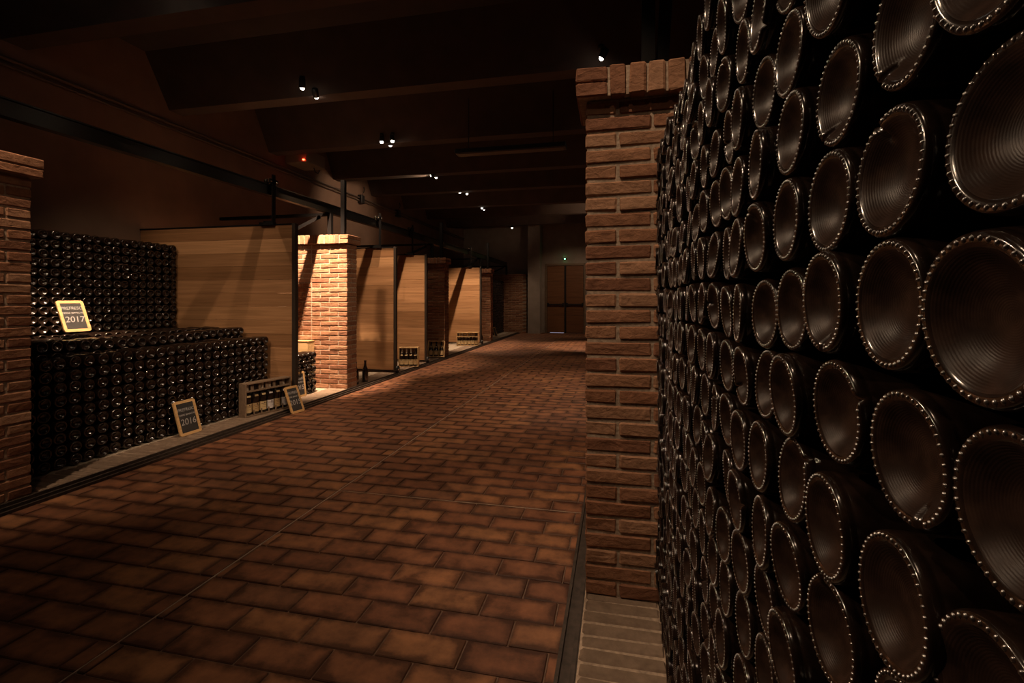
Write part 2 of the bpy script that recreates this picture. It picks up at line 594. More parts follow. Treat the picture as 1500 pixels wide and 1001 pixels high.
# bay floor and the brick-on-edge ledges
LZ = 0.03
structure('floor_bay', MB().box(WALL_X, -3.70, -1, 16.6, -.004, LZ - .004), M['bay_floor'], 'pale concrete floor of the left bays')
def brick_geo(l_, w_, h_, seed, e=0.005, jit=0.0025):
    rr = random.Random(seed)
    v, f = bevel_box(l_ / 2, w_ / 2, h_ / 2, e)
    v = [(p[0] + rr.uniform(-jit, jit), p[1] + rr.uniform(-jit, jit), p[2] + rr.uniform(-jit, jit)) for p in v]
    return v, f
def ledge(name, x0, x1, ya, ysplit, yb, label, pitch=0.066):
    root = empty(name, ((x0 + x1) / 2, ya, 0), label=label, cat='ledge')
    MB().box(-(x1 - x0) / 2, (x1 - x0) / 2, 0, yb - ya, -.003, LZ - .007).build('mortar_bed', M['mortar'], root)
    geo = [brick_geo(x1 - x0 - .006, pitch - .006, .036, 50 + i, .010, .003) for i in range(4)]
    ms = [mesh('brick', v, f, M['ledge']) for v, f in geo]
    y = ya + pitch / 2; far = [[], [], [], []]
    while y < yb:
        i = random.randrange(4)
        z = LZ - .017 + random.uniform(-.003, .003)
        if y < ysplit:
            ob('brick', ms[i], root, (0, y - ya, z), (random.gauss(0, .02), random.gauss(0, .004), random.gauss(0, .006)))
        else:
            far[i].append(Matrix.Translation((0, y - ya, z)))
        y += pitch
    V, F = [], []
    for i in range(4):
        for m in far[i]:
            b0 = len(V); t = m.translation
            V += [(p[0] + t.x, p[1] + t.y, p[2] + t.z) for p in geo[i][0]]
            F += [tuple(k + b0 for k in q) for q in geo[i][1]]
    if V:
        o = ob('far_bricks', mesh('far_bricks', V, F, M['ledge']), root); o['kind'] = 'stuff'
ledge('brick_ledge', -3.70, -3.42, 1.0, 9.2, 16.6, 'long low ledge of pale bricks on edge in front of the left bays')
ledge('brick_ledge', -0.125, 0.16, -.6, 3, 3.0, 'short ledge of pale bricks at the foot of the near right brick pillar')

# ------------------------------------------------------------------ brick pillars
BH, BPITCH = 0.0525, 0.0625
def brick_set(seed):
    s = {}
    for k, (l_, w_, h_) in {'S': (.25, .12, BH), 'H': (.12, .25, BH), 'V': (.060, .335, .118), 'C': (.118, .335, .054)}.items():
        g = [brick_geo(l_, w_, h_, seed + i * 7 + ord(k), .006, .0022) for i in range(4)]
        s[k] = [(v, f, mesh('brick', v, f, M['brick'])) for v, f in g]
    return s
BR = brick_set(3)
def pillar(x0, sx, y0, units, top, label, single, base=LZ):
    """corner at x0 on the corridor side, running sx * units * 0.52 m away from it; near face at y0, 0.25 deep"""
    root = empty('brick_pillar', (x0, y0, base), label=label, cat='pillar')
    W = units * .52 - .01
    capz = top - base - .12
    n = int(capz / BPITCH)
    pitch = capz / n
    items = []
    for c in range(n):
        z = pitch * c + BH / 2 + .005
        for u in range(units):
            b0 = u * .52
            if (c + (1 if sx > 0 else 0)) % 2:
                items += [('H', b0 + .06, .125, z), ('S', b0 + .255, .06, z), ('S', b0 + .255, .19, z), ('H', b0 + .45, .125, z)]
            else:
                items += [('S', b0 + .125, .06, z), ('S', b0 + .125, .19, z), ('S', b0 + .385, .06, z), ('S', b0 + .385, .19, z)]
    ow = .035
    items += [('C', .059 - ow, .125, capz + .030), ('C', .059 - ow, .125, capz + .090)]
    u = .118 + .012 - ow
    while u < W + ow - .03:
        items.append(('V', u + .03, .125, capz + .060)); u += .072
    V, F = [], []
    for (k, u, yy, z) in items:
        i = random.randrange(4)
        flip = random.choice((0, math.pi))
        p = (sx * u, yy + random.uniform(-.002, .002), z)
        if single:
            ob('brick', BR[k][i][2], root, p, (0, random.gauss(0, .006), flip + random.gauss(0, .006)))
        else:
            m = Matrix.Translation(p) @ Matrix.Rotation(flip, 4, 'Z')
            b0 = len(V)
            V += [tuple(m @ Vector(q)) for q in BR[k][i][0]]
            F += [tuple(t + b0 for t in q) for q in BR[k][i][1]]
    if V:
        o = ob('brickwork', mesh('brickwork', V, F, M['brick']), root); o['kind'] = 'stuff'
    a, b = sorted((sx * .006, sx * (W - .006)))
    mb = MB().box(a, b, .006, .244, -.03, capz)
    a, b = sorted((sx * (-ow + .008), sx * (W + ow - .008)))
    mb.box(a, b, -ow + .005, .25 + ow - .005, capz + .004, capz + .114)
    mb.build('mortar', M['mortar'], root)
    return root
pillar(-0.122, 1, 1.93, 1, 2.10, 'near red brick pillar at the end of the large right bottle wall', True)
pillar(-3.42, -1, 1.965, 1, 2.04, 'red brick pillar cut off by the left edge of the picture', True)
pillar(-3.42, -1, 5.663, 2, 2.035, 'brightly lit brick pillar beside the first wooden panel', True)
pillar(-3.42, -1, 9.30, 2, 2.035, 'dim brick pillar with the tilted wine box at its foot', False)
pillar(-3.42, -1, 12.93, 2, 2.035, 'farthest dim brick pillar just past the crate of six bottles', False)

# brick end wall of the left row and grey plaster pier at the far end
root = empty('brick_end_wall', (-3.05, 16.62, 0), label='low dim brick wall closing the far end of the left bays', cat='wall')
V, F = [], []
for c in range(int(2.07 / BPITCH)):
    x = -.05 - (c % 2) * .13
    while x > -1.5:
        k = random.randrange(4)
        v, f = BR['S'][k][0], BR['S'][k][1]
        b0 = len(V); V += [(p[0] + x - .125, p[1] + .06, p[2] + c * BPITCH + BH / 2) for p in v]
        F += [tuple(t + b0 for t in q) for q in f]; x -= .26
o = ob('brickwork', mesh('brickwork', V, F, M['brick']), root); o['kind'] = 'stuff'
MB().box(-1.6, -.05, .006, .3, 0, 2.07).build('mortar', M['mortar'], root)
structure('wall_pier', MB().box(-3.02, -2.60, 16.45, END_Y, 0, CEIL_Z), M['plaster_grey'], 'pale grey plaster pier left of the far double doors')

# ------------------------------------------------------------------ far double doors
d = empty('door_1', (DX0, END_Y, 0), kind='structure', label='dark brown double doors with horizontal push bars at the far end')
DW = DX1 - DX0
mb = MB().box(0, .07, -.02, .12, 0, DZ).box(DW - .07, DW, -.02, .12, 0, DZ).box(.07, DW - .07, -.02, .12, DZ - .07, DZ)
mb.build('door_frame', M['crate_dark'], d)
lw = (DW - .14 - .06) / 2
for k in range(2):
    x0 = .07 + k * (lw + .06)
    lf = MB().box(x0 + .004, x0 + lw - .004, .02, .07, .012, DZ - .075, .004).build('door_leaf', M['door_wood'], d)
    for z in (.62, 1.24, 1.82):
        MB().box(x0 + .004, x0 + lw - .004, .0185, .02, z - .003, z + .003).build('plank_joint', M['black'], lf)
    mb = MB().bar((x0 + .03, -.035, 1.0), (x0 + lw - .03, -.035, 1.0), .035, .045)
    for xx in (x0 + .04, x0 + lw - .04): mb.box(xx - .03, xx + .03, -.04, .02, .95, 1.06, .004)
    mb.build('push_bar', M['black'], lf)
MB().box(.07 + lw, .07 + lw + .06, .01, .07, 0, DZ - .075).build('mullion', M['black'], d)
MB().box(.07 + .1, .07 + lw - .02, .06, .065, 0.0, .012).build('daylight_under_door', M['daylight_gap'], d)

# ------------------------------------------------------------------ sliding oak panels hung across the bays
RAIL_X, RAIL_Z = -3.76, 2.40
def oak_panel(y, width, label, ptop=2.025):
    root = empty('oak_panel', (-3.42, y, 0), label=label, cat='panel', group='oak panels hung across the left bays')
    z0, z1 = 0.055, ptop
    n = 13
    hgt = (z1 - z0 - .03) / n
    me = [mesh('plank', *bevel_box((width - .05) / 2, .019, hgt / 2 - .0006, .0012), M['oak'])]
    for i in range(n):
        ob('plank', me[0], root, (-.045 - (width - .05) / 2, .002, z0 + .015 + hgt * (i + .5)))
    MB().box(-.042, 0, -.026, .030, z0, z1, .003).build('front_edge', M['edge'], root)
    MB().box(-width, -.042, -.022, .026, z1 - .016, z1).build('top_rail', M['steel'], root)
    MB().box(-width, -.042, -.022, .026, z0, z0 + .016).build('bottom_rail', M['steel'], root)
    # roller at the foot
    wh = MB().lathe([(-.016, 0), (-.016, .05), (-.010, .056), (.010, .056), (.016, .05), (.016, 0)], 20, 'x', (.025, -.02, .088)).build('floor_wheel', M['black'], root, True)
    MB().lathe([(.016, 0.018), (.024, .016), (.024, 0)], 12, 'x', (.025, -.02, .088)).build('wheel_hub', M['chrome'], wh, True)
    # hanger running on the overhead rail
    hx = RAIL_X + 3.42
    hg = MB().bar((hx + .052, 0, z1 - .005), (hx + .052, 0, RAIL_Z + .17), .012, .05).bar((hx + .052, 0, z1 + .02), (hx - .06, 0, z1 + .02), .05, .03).build('hanger', M['steel'], root)
    for sy in (-1, 1):
        MB().lathe([(-.016, 0), (-.016, .022), (-.010, .030), (.010, .030), (.016, .022), (.016, 0)], 16, 'x', (hx, sy * .045, RAIL_Z + .091)).build('roller', M['rail'], hg, True)
        MB().lathe([(-.02, 0), (-.02, .010), (.062, .010), (.066, .006), (.066, 0)], 10, 'x', (hx, sy * .045, RAIL_Z + .091)).build('bolt', M['chrome'], hg, True)
    MB().box(hx + .046, hx + .058, -.07, .07, RAIL_Z + .065, RAIL_Z + .12, .003).build('roller_plate', M['steel'], hg)
    MB().bar((hx - .09, -.03, z1), (hx + .09, -.03, z1), .05, .03).build('clamp_plate', M['steel'], root)
    return root
oak_panel(4.66, 2.08, 'wide oak plank panel behind the low front bottle stack')
oak_panel(7.11, 2.08, 'oak plank panel just past the lit brick pillar, dark bottles at its left foot')
oak_panel(8.37, 2.08, 'narrow-looking oak plank panel behind the box of four bottles')
oak_panel(12.02, 2.08, 'farthest oak plank panel behind the crate of six pale bottles')

# overhead rail with arms and posts on the pillars
rail = empty('overhead_rail', (RAIL_X, 0, RAIL_Z), label='long black steel rail running above the left bays', cat='rail')
mb = MB().box(-.022, .022, -1, 16.4, -.05, .05, .004)
mb.build('rail_beam', M['rail'], rail)
MB().box(-.035, .035, -1, 16.4, .05, .06).build('top_flange', M['rail'], rail)
MB().box(-.035, .035, -1, 16.4, -.06, -.05).build('bottom_flange', M['rail'], rail)
for y in (2.09, 5.79, 9.42, 13.05, 16.3):
    arm = MB().bar((0.04, y, -.075), (-1.7, y, -.075), .05, .04).build('support_arm', M['steel'], rail)
    MB().bar((.02, y, -.07), (.02, y, -.37), .055, .055).build('drop_leg', M['steel'], arm)
    if y < 16: MB().bar((.24, y - .04, -.365), (.24, y - .04, .36), .055, .055).build('post', M['steel'], rail)
    MB().bar((-.05, y - .12, -.12), (-.62, y - .12, -.36), .012, .045).build('brace', M['steel'], rail)

# post and strap standing on the near right pillar
root = empty('steel_post', (.12, 2.05, 2.10), label='black steel post and slanting strap on top of the near right pillar', cat='post')
MB().box(-.022, .030, -.02, .03, 0, 1.47).build('post', M['steel'], root)
MB().bar((.058, .02, 0), (.13, -.03, 1.47), .05, .012, (0, 1, 0)).build('strap', M['steel'], root)
MB().box(-.05, .14, -.05, .06, 0, .008).build('foot_plate', M['steel'], root)

# conduits and small units on the left wall
tag(MB().tube([(WALL_X + .035, -1, 3.40), (WALL_X + .035, 16.9, 3.40)], .018).build('conduit', M['conduit'], None, True), 'upper electrical conduit along the left plaster wall', 'conduit')
tag(MB().tube([(WALL_X + .035, -1, 3.34), (WALL_X + .035, 16.9, 3.34)], .014).build('conduit', M['conduit'], None, True), 'lower electrical conduit along the left plaster wall', 'conduit')
for i, (y, word) in enumerate(((9.6, 'nearer'), (11.4, 'farther'))):
    jb = empty('junction_box', (WALL_X + .03, y, 3.37), label='%s dark junction box with a looped cable on the left conduit' % word, cat='box')
    MB().box(-.028, .07, -.07, .07, -.09, .09, .006).build('box_body', M['black'], jb)
    MB().tube([(.03, .02, .09), (.05, .05, .17), (.03, .12, .22), (0, .15, .3)], .01, 8).build('cable', M['black'], jb, True)
un = empty('emergency_unit', (WALL_X + .001, 7.45, 3.60), label='beige wall unit with a glowing red indicator under the ceiling', cat='unit')
MB().box(0, .42, -.26, .26, -.10, .12, .012).build('housing', M['unit'], un)
MB().lathe([(-.014, 0), (-.014, .014), (0, .018), (.004, .018)], 14, 'z', (.36, -.27, -.06)).build('red_indicator', M['red_led'], un, True)
MB().tube([(.3, .1, -.10), (.3, .14, -.16), (.3, .22, -.17), (.3, .26, -.12), (.3, .25, -.10)], .01, 8).build('cable_loop', M['black'], un, True)

duct = empty('hanging_light_box', (-1.45, 6.55, 3.27), label='unlit dark linear fixture hanging across the middle of the ceiling', cat='light fixture')
MB().box(-.78, .78, -.09, .09, -.03, .035, .008).build('body', M['black'], duct)
MB().box(-.74, .74, -.07, .07, -.036, -.03).build('diffuser', M['conduit'], duct)
for x in (-.6, .6): MB().tube([(x, 0, .035), (x, 0, .78)], .006, 8).build('hanger_rod', M['black'], duct)
ex = empty('exit_light', (-1.79, END_Y, 2.60), label='tiny green indicator lamp above the far doors', cat='lamp')
MB().box(-.06, .06, -.03, 0, -.03, .03, .004).build('housing', M['black'], ex)
MB().lathe([(-.05, 0), (-.05, .02), (-.03, .024)], 14, 'y', (0, 0, 0)).build('green_lens', M['green_led'], ex, True)

# ------------------------------------------------------------------ ceiling spotlights
SZ = 3.557
def spotlight(x, y, aim, power, cone, label, blend=.7, lens='lens', face=None, radius=.025, z=SZ):
    """a can on a short arm; 'face' turns the can, the lamp shines from its mouth towards aim"""
    root = empty('ceiling_spotlight', (x, y, z), label=label, cat='spotlight', group='spotlights along the ceiling beams')
    dirv = (Vector(face or aim) - Vector((x, y, z))).normalized()
    q = dirv.to_track_quat('-Z', 'Y').to_euler()
    can = MB().lathe([(.10, 0), (.10, .028), (.09, .034), (0, .036), (0, .030), (.02, .026)], 18, 'z').build('can', M['black'], root, True, (0, 0, 0), q)
    MB().lathe([(-.024, 0), (-.021, .012), (-.012, .021), (0, .026), (.018, .027)], 16, 'z').build('lens', M[lens], can, True)
    MB().tube([(0, 0, .02), (0, 0, .12)], .009, 8).build('arm', M['black'], root)
    MB().lathe([(.09, 0), (.09, .03), (.125, .03), (.125, 0)], 14, 'z').build('base', M['black'], root, True)
    ld = bpy.data.lights.new('lamp', 'SPOT')
    ld.energy = power * LP
    ld.color = LAMP
    ld.spot_size = R(cone)
    ld.spot_blend = blend
    ld.shadow_soft_size = radius
    lo = bpy.data.objects.new('lamp', ld)
    C.objects.link(lo)
    lo.parent = root
    dd = (Vector(aim) - Vector((x, y, z))).normalized()
    lo.location = dd * .03
    lo.rotation_euler = dd.to_track_quat('-Z', 'Y').to_euler()
    return root

# left row, seen in the photograph
spotlight(-3.436, 4.78, (-3.96, 5.66, 1.1), 2300, 44, 'lit ceiling spotlight above the lit pillar, first and largest of the left row', blend=.9)
spotlight(-3.43, 5.03, (-4.0, 7.1, .9), 170, 48, 'lit ceiling spotlight just right of the largest one in the left row')
spotlight(-3.455, 6.68, (-3.3, 6.2, 0), 12, 40, 'left lamp of the cluster of three ceiling spotlights')
spotlight(-3.28, 6.68, (-2.6, 6.2, 0), 25, 70, 'right lamp of the cluster of three ceiling spotlights')
spotlight(-3.40, 6.855, (-3.75, 8.1, .25), 400, 52, 'lowest and faintest lamp of the cluster of three ceiling spotlights', lens='lens_dim')
spotlight(-3.46, 8.69, (-5.5, 9.1, 2.9), 75, 70, 'left lamp of the third pair of ceiling spotlights')
spotlight(-3.43, 8.85, (-3.6, 9.6, 0), 25, 60, 'right lamp of the third pair of ceiling spotlights')
spotlight(-3.40, 10.21, (-3.8, 11.7, .3), 560, 56, 'left lamp of the fourth pair of ceiling spotlights')
spotlight(-3.29, 10.38, (-2.8, 10.1, 0), 50, 70, 'right lamp of the fourth pair of ceiling spotlights')
spotlight(-3.43, 12.10, (-2.9, 11.8, 0), 230, 60, 'left lamp of the fifth pair of ceiling spotlights')
spotlight(-3.43, 12.30, (-3.6, 13.4, .3), 70, 60, 'right lamp of the fifth pair of ceiling spotlights', lens='lens_dim')
spotlight(-3.41, 15.69, (-3.2, 15.2, 0), 60, 80, 'farthest lit ceiling spotlight near the end wall')
spotlight(-0.15, 4.81, (-2.3, 5.7, 0), 120, 80, 'lit ceiling spotlight with starry glare left of the near right pillar')
# the rows go on outside the picture, above and behind the camera; a few heads are added for fill and glints
spotlight(-3.20, 0.75, (.16, .9, .9), 220, 34,
           'second added glint spotlight aimed across at the right bottle wall, outside the picture')  # added lamp for a second set of glints on the bottle rims
spotlight(-3.20, 2.60, (.16, .75, 1.1), 330, 32, 'added glint spotlight aimed across at the right bottle wall, outside the picture')  # added lamp in place of left-row spill, brings out the rim beads
spotlight(-3.43, 3.05, (-4.4, 4.6, .9), 45, 75, 'ceiling spotlight above the left stacks, outside the picture')
spotlight(-4.30, 2.25, (-4.5, 4.6, .9), 70, 56, 'ceiling spotlight inside the first left bay, outside the picture')
spotlight(-3.40, 2.85, (-4.6, 3.33, 1.04), 1300, 20, 'ceiling spotlight aimed at the upper chalkboard, outside the picture')
spotlight(-2.98, 1.20, (-3.85, 3.2, .4), 170, 60, 'ceiling spotlight left of the camera, outside the picture')
spotlight(-0.15, 2.98, (-.35, 3.3, 0), 140, 74, 'ceiling spotlight in front of the near right pillar, outside the picture')
spotlight(-0.30, 2.60, (-3.7, 3.7, .55), 230, 30, 'added spotlight aimed across at the front bottle stack, outside the picture')  # added head, gives the front stack its sparkle
spotlight(-0.30, 0.95, (-.05, 1.93, 1.25), 85, 42, 'ceiling spotlight above the near right pillar, outside the picture')
spotlight(-1.70, 0.60, (-2.1, 1.7, 0), 20, 100, 'added fill spotlight over the middle of the near floor, outside the picture')  # added lamp that lifts the dark near floor
spotlight(-0.60, 0.10, (.16, .9, 1.0), 45, 70, 'ceiling spotlight above the camera, outside the picture')
spotlight(-0.15, 6.64, (-.4, 6.4, 0), 190, 65, 'right-row ceiling spotlight hidden behind the near pillar')
spotlight(-0.15, 8.47, (-.4, 8.2, 0), 100, 75, 'second right-row ceiling spotlight hidden behind the near pillar')
spotlight(-0.15, 12.1, (-.7, 12.4, 0), 700, 50, 'third right-row ceiling spotlight hidden behind the near pillar')
spotlight(-0.15, 12.5, (-1.2, 13.45, 3.57), 30, 44, 'added spotlight turned up at a far beam, hidden behind the near pillar', z=3.25)  # added uplight for the bright strip under the beam
spotlight(-0.15, 14.0, (-1.6, 16.9, .6), 75, 70, 'fourth right-row ceiling spotlight hidden behind the near pillar')

# ------------------------------------------------------------------ bottles lying in stacks
BRAD = 0.0418
def hi_bottle(notch):
    """bottle on its side, base at x = 0: hollow punt, a ring of moulded beads, heel, body, neck"""
    n = 96
    prof = [(.0165, 0), (.0163, .006), (.0154, .012), (.0138, .0176), (.0115, .0222), (.0086, .0264), (.0058, .0296), (.0036, .0320), (.0022, .0338),
            (.0014, .0351), (.0011, .0361), (.0011, .0390), (.0016, .0399), (.0028, .0407), (.0050, .0413),
            (.0085, .0416), (.0096, .0412), (.0107, .0417), (.016, .0418), (.06, .0418), (.165, .0418), (.19, .039), (.215, .030), (.24, .0195), (.262, .0155), (.285, .0142),
            (.286, .0162), (.297, .0162), (.299, .0145), (.300, 0)]
    v = []; f = []; ring = []
    for (x, r) in prof:
        if r == 0:
            ring.append([len(v)]); v.append((x, 0, 0)); continue
        ring.append(list(range(len(v), len(v) + n)))
        for i in range(n):
            t = 2 * math.pi * i / n
            xx = x
            if notch and .027 < r < .0415 and x < .012:
                da = min(t, 2 * math.pi - t) * r
                if da < .0026: xx += .0055 * (1 - da / .0030)
            v.append((xx, r * math.cos(t), r * math.sin(t)))
    for a, b in zip(ring, ring[1:]):
        for i in range(n):
            j = (i + 1) % n
            if len(a) == 1: f.append((a[0], b[j], b[i]))
            elif len(b) == 1: f.append((a[i], a[j], b[0]))
            else: f.append((a[i], a[j], b[j], b[i]))
    NB = 46
    for k in range(NB):
        t = 2 * math.pi * (k + .5) / NB
        if notch and min(t, 2 * math.pi - t) < .12: continue
        er = Vector((0, math.cos(t), math.sin(t))); et = Vector((0, -math.sin(t), math.cos(t))); ex = Vector((-1, 0, 0))
        c = er * .0376 + Vector((.0012, 0, 0))
        base = len(v)
        v.append(tuple(c + ex * .0012))
        for (h_, q) in ((.0009, .55), (.0002, .92), (-.0008, 1.05)):
            for i in range(8):
                w_ = 2 * math.pi * i / 8
                v.append(tuple(c + ex * h_ + er * (.0019 * q * math.cos(w_)) + et * (.0013 * q * math.sin(w_))))
        for i in range(8):
            j = (i + 1) % 8
            f.append((base, base + 1 + i, base + 1 + j))
            for rg in range(2):
                p = base + 1 + rg * 8
                f.append((p + i, p + 8 + i, p + 8 + j, p + j))
    return v, f
def lo_bottle(n, prof):
    v, f = lathe(prof, n)
    return v, f
P_MID = [(.022, 0), (.017, .016), (.006, .027), (.0, .033), (.001, .0365), (.006, .0406), (.014, .0418), (.165, .0418), (.20, .035), (.245, .0175), (.295, .0145), (.298, 0)]
P_LOW = [(.018, 0), (.004, .028), (.0, .034), (.006, .0406), (.014, .0418), (.165, .0418), (.245, .0175), (.298, .0145), (.298, 0)]
MID = lo_bottle(20, P_MID)
LOW = lo_bottle(12, P_LOW)

hb = [mesh('bottle', *hi_bottle(False), M['glass'], True), mesh('bottle', *hi_bottle(True), M['glass'], True)]
for me in hb:                                   # the hollow of the base is dusty and stippled
    me.materials.append(M['punt']); me.materials.append(M['bead'])
    for p in me.polygons:
        if p.index < 96 * 8: p.material_index = 1
        elif p.index >= 96 * 29: p.material_index = 2
ROW0, ROWP = 1.188, 0.0865
COLS = [.262, .340] + [.432 + .0925 * k for k in range(17)]
def right_x(y): return .166 - (y - .35) * .011
cands = []; outside = []
for ci, y in enumerate(COLS):
    for k in range(-13, 7):
        rr = random.Random(ci * 100 + k + 1000)
        z = ROW0 + ROWP * k + rr.uniform(-.004, .004) + .006 * math.sin(ci * .9 + k * .35)
        yy = y + rr.uniform(-.005, .005)
        p = (right_x(yy) + rr.uniform(-.008, .006), yy, z)
        q = pix(p)
        if q and q[0] - 708 * .02 / q[2] < 1500 and -708 * .043 / q[2] < q[1] < 1001 + 708 * .043 / q[2]:
            cands.append((q[2], ci, k, p, rr))
        else:
            outside.append((p, rr))
cands.sort(key=lambda t: t[0])
extra = cands[300:]; cands = cands[:300]
ORD = ['first', 'second', 'third', 'fourth', 'fifth', 'sixth', 'seventh', 'eighth', 'ninth', 'tenth', 'eleventh', 'twelfth', 'thirteenth', 'fourteenth', 'fifteenth', 'sixteenth', 'seventeenth', 'eighteenth', 'nineteenth', 'twentieth']
bycol = {}
for t in cands: bycol.setdefault(t[1], []).append(t)
for ci, lst in bycol.items():
    lst.sort(key=lambda t: -t[3][2])
    for j, (dd, ci_, k, p, rr) in enumerate(lst):
        rot = Euler((rr.uniform(0, 6.28), 0, 0)).to_matrix()
        tilt = Euler((0, rr.gauss(0, .045), rr.gauss(0, .045))).to_matrix()
        o = ob('champagne_bottle', hb[1 if rr.random() < .45 else 0], None, p, (tilt @ rot).to_euler())
        lab = 'dark bottle base in right wall, %s column from right edge, %s from top' % (ORD[ci], ORD[j])
        tag(o, lab, 'bottle', 'bottles of the right-hand wall')
ms = []
for p, rr in outside + [(t[3], t[4]) for t in extra]:
    ms.append(Matrix.Translation(p) @ Euler((rr.uniform(0, 6.28), 0, 0)).to_matrix().to_4x4())
for y in np.arange(-.6, .2, .0925):
    for k in range(-13, 7):
        ms.append(Matrix.Translation((right_x(y) + random.uniform(-.006, .006), y, ROW0 + ROWP * k)))
tag(ob('bottle_stack', scatter_mesh('bottle_stack', *MID, ms, M['glass_plain'], True)), 'rest of the right-hand bottle wall beyond the picture and at its far end', 'bottles', kind='stuff')

def stack(x_front, y0, y1, z0, rows, geo, label, depth=1, back_rows=None, back_geo=None, hump=None):
    ms = []; msb = []
    n = int(round((y1 - y0) / .0925))
    py = (y1 - y0) / n
    for d_ in range(depth):
        rws = range(rows) if d_ == 0 else range(back_rows)
        for c in range(n):
            dz = 0
            if d_ and hump: dz = hump(c / n, d_)
            for k in rws:
                p = (x_front - d_ * .305 + random.uniform(-.008, .008), y0 + py * (c + .5) + random.uniform(-.004, .004), z0 + BRAD + ROWP * k * .985 + random.uniform(-.003, .003) + dz)
                m = Matrix.Translation(p) @ Euler((random.uniform(0, 6.28), 0, 0)).to_matrix().to_4x4()
                flip = Euler((0, math.pi + random.gauss(0, .03), random.gauss(0, .03))).to_matrix().to_4x4()
                mm = Matrix.Translation(p) @ flip @ Euler((random.uniform(0, 6.28), 0, 0)).to_matrix().to_4x4()
                (ms if (d_ == 0 or back_geo is None) else msb).append(mm)
    o = ob('bottle_stack', scatter_mesh('bottle_stack', *geo, ms, M['glass_plain'], True))
    tag(o, label, 'bottles', kind='stuff')
    if msb:
        p = ob('back_layers', scatter_mesh('back_layers', *back_geo, msb, M['glass_plain'], True), o)
        p['kind'] = 'stuff'
    return o
stack(-3.72, 2.25, 4.60, LZ, 9, MID, 'low front stack of dark bottles lying base-out in the first left bay', 4, 10, MID, lambda u, d_: (.012 * math.sin(u * 7 + d_)))
stack(-4.95, 2.25, 4.62, LZ, 21, MID, 'tall rear stack of dark bottles behind the upper chalkboard')
stack(-3.70, 4.76, 5.44, LZ, 6, MID, 'small stack of dark bottles in front of the lit brick pillar')
stack(-3.88, 13.3, 16.5, LZ, 21, LOW, 'far tall stack of dark bottles beyond the farthest pillar')
# ------------------------------------------------------------------ standing wine bottles
def standing_bottle(loc, label, lab_mat, foil, group, rot=0, parent_tilt=None, mat='glass_plain', labelled=True):
    root = empty('wine_bottle', loc, (0, 0, rot), label=label, cat='bottle', group=group)
    if parent_tilt: root.rotation_euler = parent_tilt
    prof = [(0, 0), (0, .036), (.004, .040), (.01, .041), (.15, .041), (.175, .038), (.205, .026), (.232, .016), (.27, .0142), (.285, .0142), (.30, .0142), (.30, 0)]
    MB().lathe(prof, 24, 'z').build('glass_body', M[mat], root, True)
    fo = MB().lathe([(.225, .0185), (.245, .0158), (.27, .0152), (.286, .0155), (.287, .017), (.300, .017), (.303, .015), (.303, 0)], 20, 'z').build('foil', M[foil], root, True)
    if labelled:
        def patch(z0, z1, r0, r1, a, mat, name, par):
            n = 12; v = []; f = []
            for i in range(n + 1):
                t = -math.pi / 2 - a + 2 * a * i / n
                for (z, r) in ((z0, r0), (z1, r1)): v.append((r * math.cos(t), r * math.sin(t), z))
            for i in range(n): f.append((2 * i, 2 * i + 2, 2 * i + 3, 2 * i + 1))
            return ob(name, mesh(name, v, f, mat), par)
        lb = patch(.026, .112, .0415, .0415, 1.15, M[lab_mat], 'label', root)
        patch(.088, .092, .0418, .0418, .8, M['ink'], 'label_text', lb)
        patch(.095, .106, .0418, .0418, .15, M['ink'], 'label_emblem', lb)
        patch(.076, .079, .0418, .0418, .5, M['ink'], 'label_text', lb)
        patch(.056, .058, .0418, .0418, .6, M['ink'], 'label_text', lb)
        patch(.178, .194, .0380, .0318, .62, M[lab_mat], 'neck_label', root)
    return root

def crate(loc, rotz, wd, ht, dp, wood, label, n, group, lean=0, styles=None, pegs=True, rail_z=None, blabel='%s bottle', closed=True):
    """open-fronted upright box; the front faces local -Y"""
    root = empty('wine_crate', loc, (lean, 0, rotz), label=label, cat='crate')
    t = .014
    mat = M[wood]
    for s in (-1, 1):
        x = s * (wd / 2 - t / 2)
        MB().box(x - t / 2, x + t / 2, -dp / 2, dp / 2, 0, ht, .002).build('side_board', mat, root)
    MB().box(-wd / 2 + t, wd / 2 - t, -dp / 2, dp / 2, 0, t, .002).build('bottom_board', mat, root)
    MB().box(-wd / 2 + t, wd / 2 - t, -dp / 2, dp / 2, ht - t, ht, .002).build('top_board', mat, root)
    if closed:
        MB().box(-wd / 2 + t, wd / 2 - t, dp / 2 - .008, dp / 2, t, ht - t).build('back_board', mat, root)
    if rail_z:
        MB().box(-wd / 2 + t, wd / 2 - t, -dp / 2 + .002, -dp / 2 + .012, rail_z, rail_z + .018, .002).build('neck_rail', mat, root)
    sp = (wd - 2 * t) / n
    if pegs:
        for i in range(1, n):
            x = -wd / 2 + t + sp * i
            MB().box(x - .006, x + .006, -dp / 2, -dp / 2 + .012, t, t + .05, .002).build('divider_peg', mat, root)
            MB().box(x - .016, x + .016, -dp / 2 + .03, -dp / 2 + .045, ht - .085, ht - t, .002).build('neck_divider', mat, root)
    mw = Matrix.Translation(loc) @ Euler((lean, 0, rotz)).to_matrix().to_4x4()
    for i in range(n):
        x = -wd / 2 + t + sp * (i + .5)
        p = mw @ Vector((x, -dp / 2 + .034 if not rail_z else -dp / 2 + .055, t + .001))
        st = styles[i]
        b = standing_bottle(p, blabel % ORD[i], st[0], st[1], group, 0, Euler((lean, 0, rotz)), st[2] if len(st) > 2 else 'glass_plain')
    return root
cw = math.atan2(4.66 - 4.16, -3.50 + 3.74)
